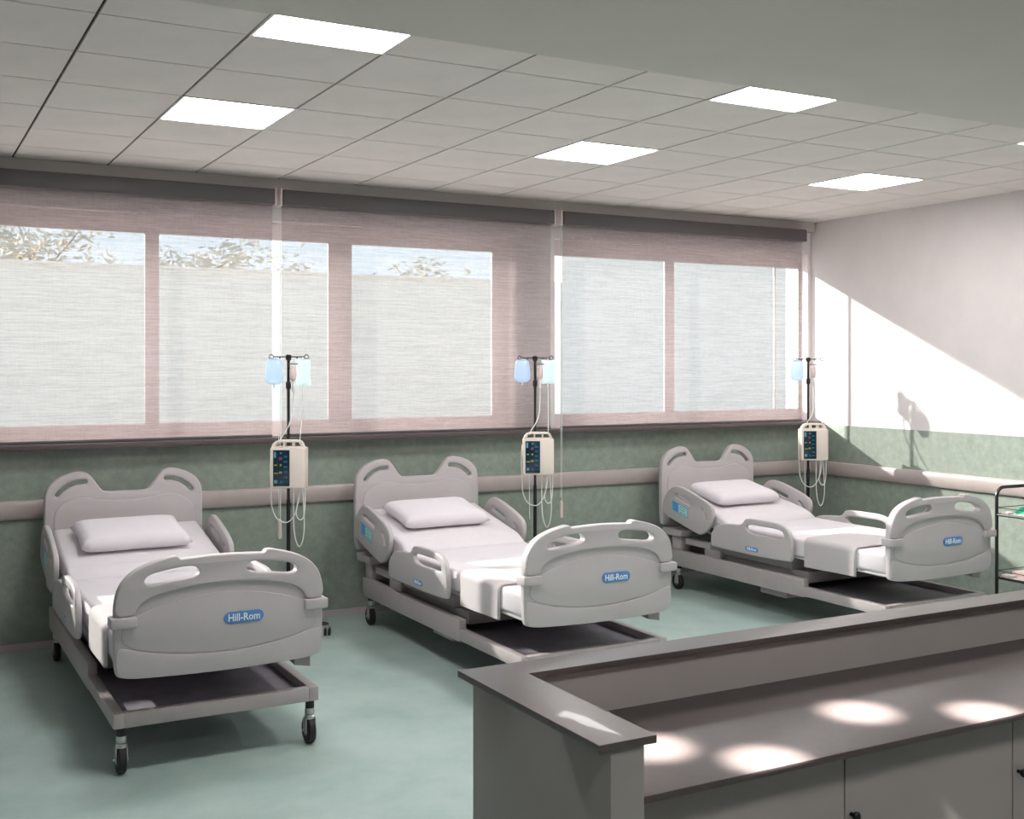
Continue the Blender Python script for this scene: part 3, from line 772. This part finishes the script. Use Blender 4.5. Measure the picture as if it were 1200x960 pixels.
# things on the trolley
def crumple(name, m, loc, sx, sy, h, seed, **k):
    rng = random.Random(seed); nx, ny = 14, 12; vs = []; fs = []
    ph = [(rng.uniform(4, 11), rng.uniform(4, 11), rng.uniform(0, 6)) for _ in range(4)]
    for side in (0, 1):
        for j in range(ny + 1):
            for i in range(nx + 1):
                u, v = i / nx * 2 - 1, j / ny * 2 - 1; e = max(0, (1 - u ** 4) * (1 - v ** 4))
                z = h * e * (.45 + .2 * sum(math.sin(a * u + b_ * v + c_) for a, b_, c_ in ph) / 1.5)
                vs.append((u * sx * (1 + .1 * math.sin(5 * v)), v * sy * (1 + .1 * math.sin(4 * u + 1)), max(.004, z) if side else 0))
    o = (nx + 1) * (ny + 1)
    for sd in (0, 1):
        for j in range(ny):
            for i in range(nx):
                a = sd * o + j * (nx + 1) + i; fs.append((a, a + 1, a + nx + 2, a + nx + 1))
    ring = [i for i in range(nx + 1)] + [j * (nx + 1) + nx for j in range(1, ny + 1)] + [ny * (nx + 1) + i for i in range(nx - 1, -1, -1)] + [j * (nx + 1) for j in range(ny - 1, 0, -1)]
    for a, b_ in zip(ring, ring[1:] + ring[:1]): fs.append((a, b_, b_ + o, a + o))
    ob = MB().add(vs, fs).build(name, m, None, 80, **k); ob.location = loc; return ob
crumple('surgical_cloth', 'green_cloth', (7.16, 5.38, .8215), .085, .065, .055, 4, label='crumpled green surgical cloth on the upper trolley shelf', category='cloth')
def stack(name, loc, w, d, n, m, rz, **k):
    g = MB(); rng = random.Random(n)
    for i in range(n):
        a = rng.uniform(-.004, .004); g.box(-w / 2 + a, w / 2 + a, -d / 2 - a, d / 2 - a, i * .004, i * .004 + .0036)
    o = g.build(name, m, None, **k); o.location = loc; o.rotation_euler = (0, 0, rz); return o
stack('gauze_stack', (7.012, 5.425, .8215), .08, .05, 3, 'paper', .1, label='flat white gauze packs on the upper trolley shelf', category='gauze')
stack('paper_stack', (7.01, 5.41, .3715), .07, .08, 4, 'paper', .15, label='short stack of white papers on the lower trolley shelf', category='papers')
stack('folded_towel', (7.17, 5.35, .3715), .18, .18, 8, 'paper_pink', -.1, label='folded pinkish towel on the lower trolley shelf', category='towel')

# ------------------------------------------------------------------ outside the windows
struct('ground_outside', MB().box(-40, 60, YB + .32, 80, -.3, -.05), 'paving', label='pale paved yard outside the windows')
gw = MB().box(-30, 18.2, 30, 30.3, -.05, 4.40); gw.box(-30, 18.2, 29.94, 30.36, 4.40, 4.47, .01)
gw.build('garden_wall', 'outdoor_wall', label='long pale rendered garden wall across the yard', category='wall')
tw = MB().box(18.2, 60, 30, 30.5, -.05, 6.0); tw.box(18.15, 60, 29.94, 30.56, 6.0, 6.08, .01)
tw.build('boundary_wall', 'outdoor_pale', label='taller pale blue-white wall continuing the garden wall', category='wall')
def tree(x, y, h, r, seed, label):
    rng = random.Random(seed); t = thing('garden_tree', label, 'tree', (x, y, -.05), 'trees behind the garden wall')
    tk = MB().tube(catmull([(0, 0, 0), (.05, .02, h * .3), (-.03, .04, h * .55), (.04, 0, h * .8)], 5), [.11 - .085 * i / 15 for i in range(16)], 8)
    tips = []
    for k in range(11):
        a = rng.uniform(0, 6.28); z0 = h * rng.uniform(.35, .75); L = r * rng.uniform(.6, 1.05)
        e = Vector((math.cos(a) * L, math.sin(a) * L, z0 + L * rng.uniform(.3, .8)))
        tk.tube(catmull([(0, 0, z0), (e.x * .5, e.y * .5, z0 + (e.z - z0) * .35), e], 4), [.04 - .032 * i / 8 for i in range(9)], 6); tips += [e, Vector((e.x * .6, e.y * .6, z0 + (e.z - z0) * .5))]
    tk.build('trunk', 'bark', t)
    g = MB()
    for k in range(2600):
        c = rng.choice(tips) + Vector((rng.gauss(0, .4), rng.gauss(0, .4), rng.gauss(0, .36)))
        d = Vector((rng.gauss(0, 1), rng.gauss(0, 1), rng.gauss(0, .6))).normalized(); s = d.orthogonal().normalized(); n_ = d.cross(s); L = rng.uniform(.09, .18)
        g.add([c, c + d * L + s * L * .32 + n_ * .01, c + d * L * 2, c + d * L - s * L * .32 + n_ * .01], [(0, 1, 2), (0, 2, 3)])
    g.build('foliage', 'leaf', t)
for tx, th, trad, lab in ((3.4, 6.6, 2.2, 'farthest from the taller wall'), (8.2, 6.4, 1.3, 'second farthest from the taller wall'), (12.0, 6.2, .9, 'third from the taller wall'),
                          (15.4, 6.2, 1.0, 'second from the taller wall'), (-2.0, 6.2, 1.6, 'beyond all others from the taller wall')):
    if tx > 0: tree(tx, 34.0 + (3.5 if 11 < tx < 14 else 0), th, trad, int(tx * 10), 'leafy garden tree behind the wall, ' + lab)
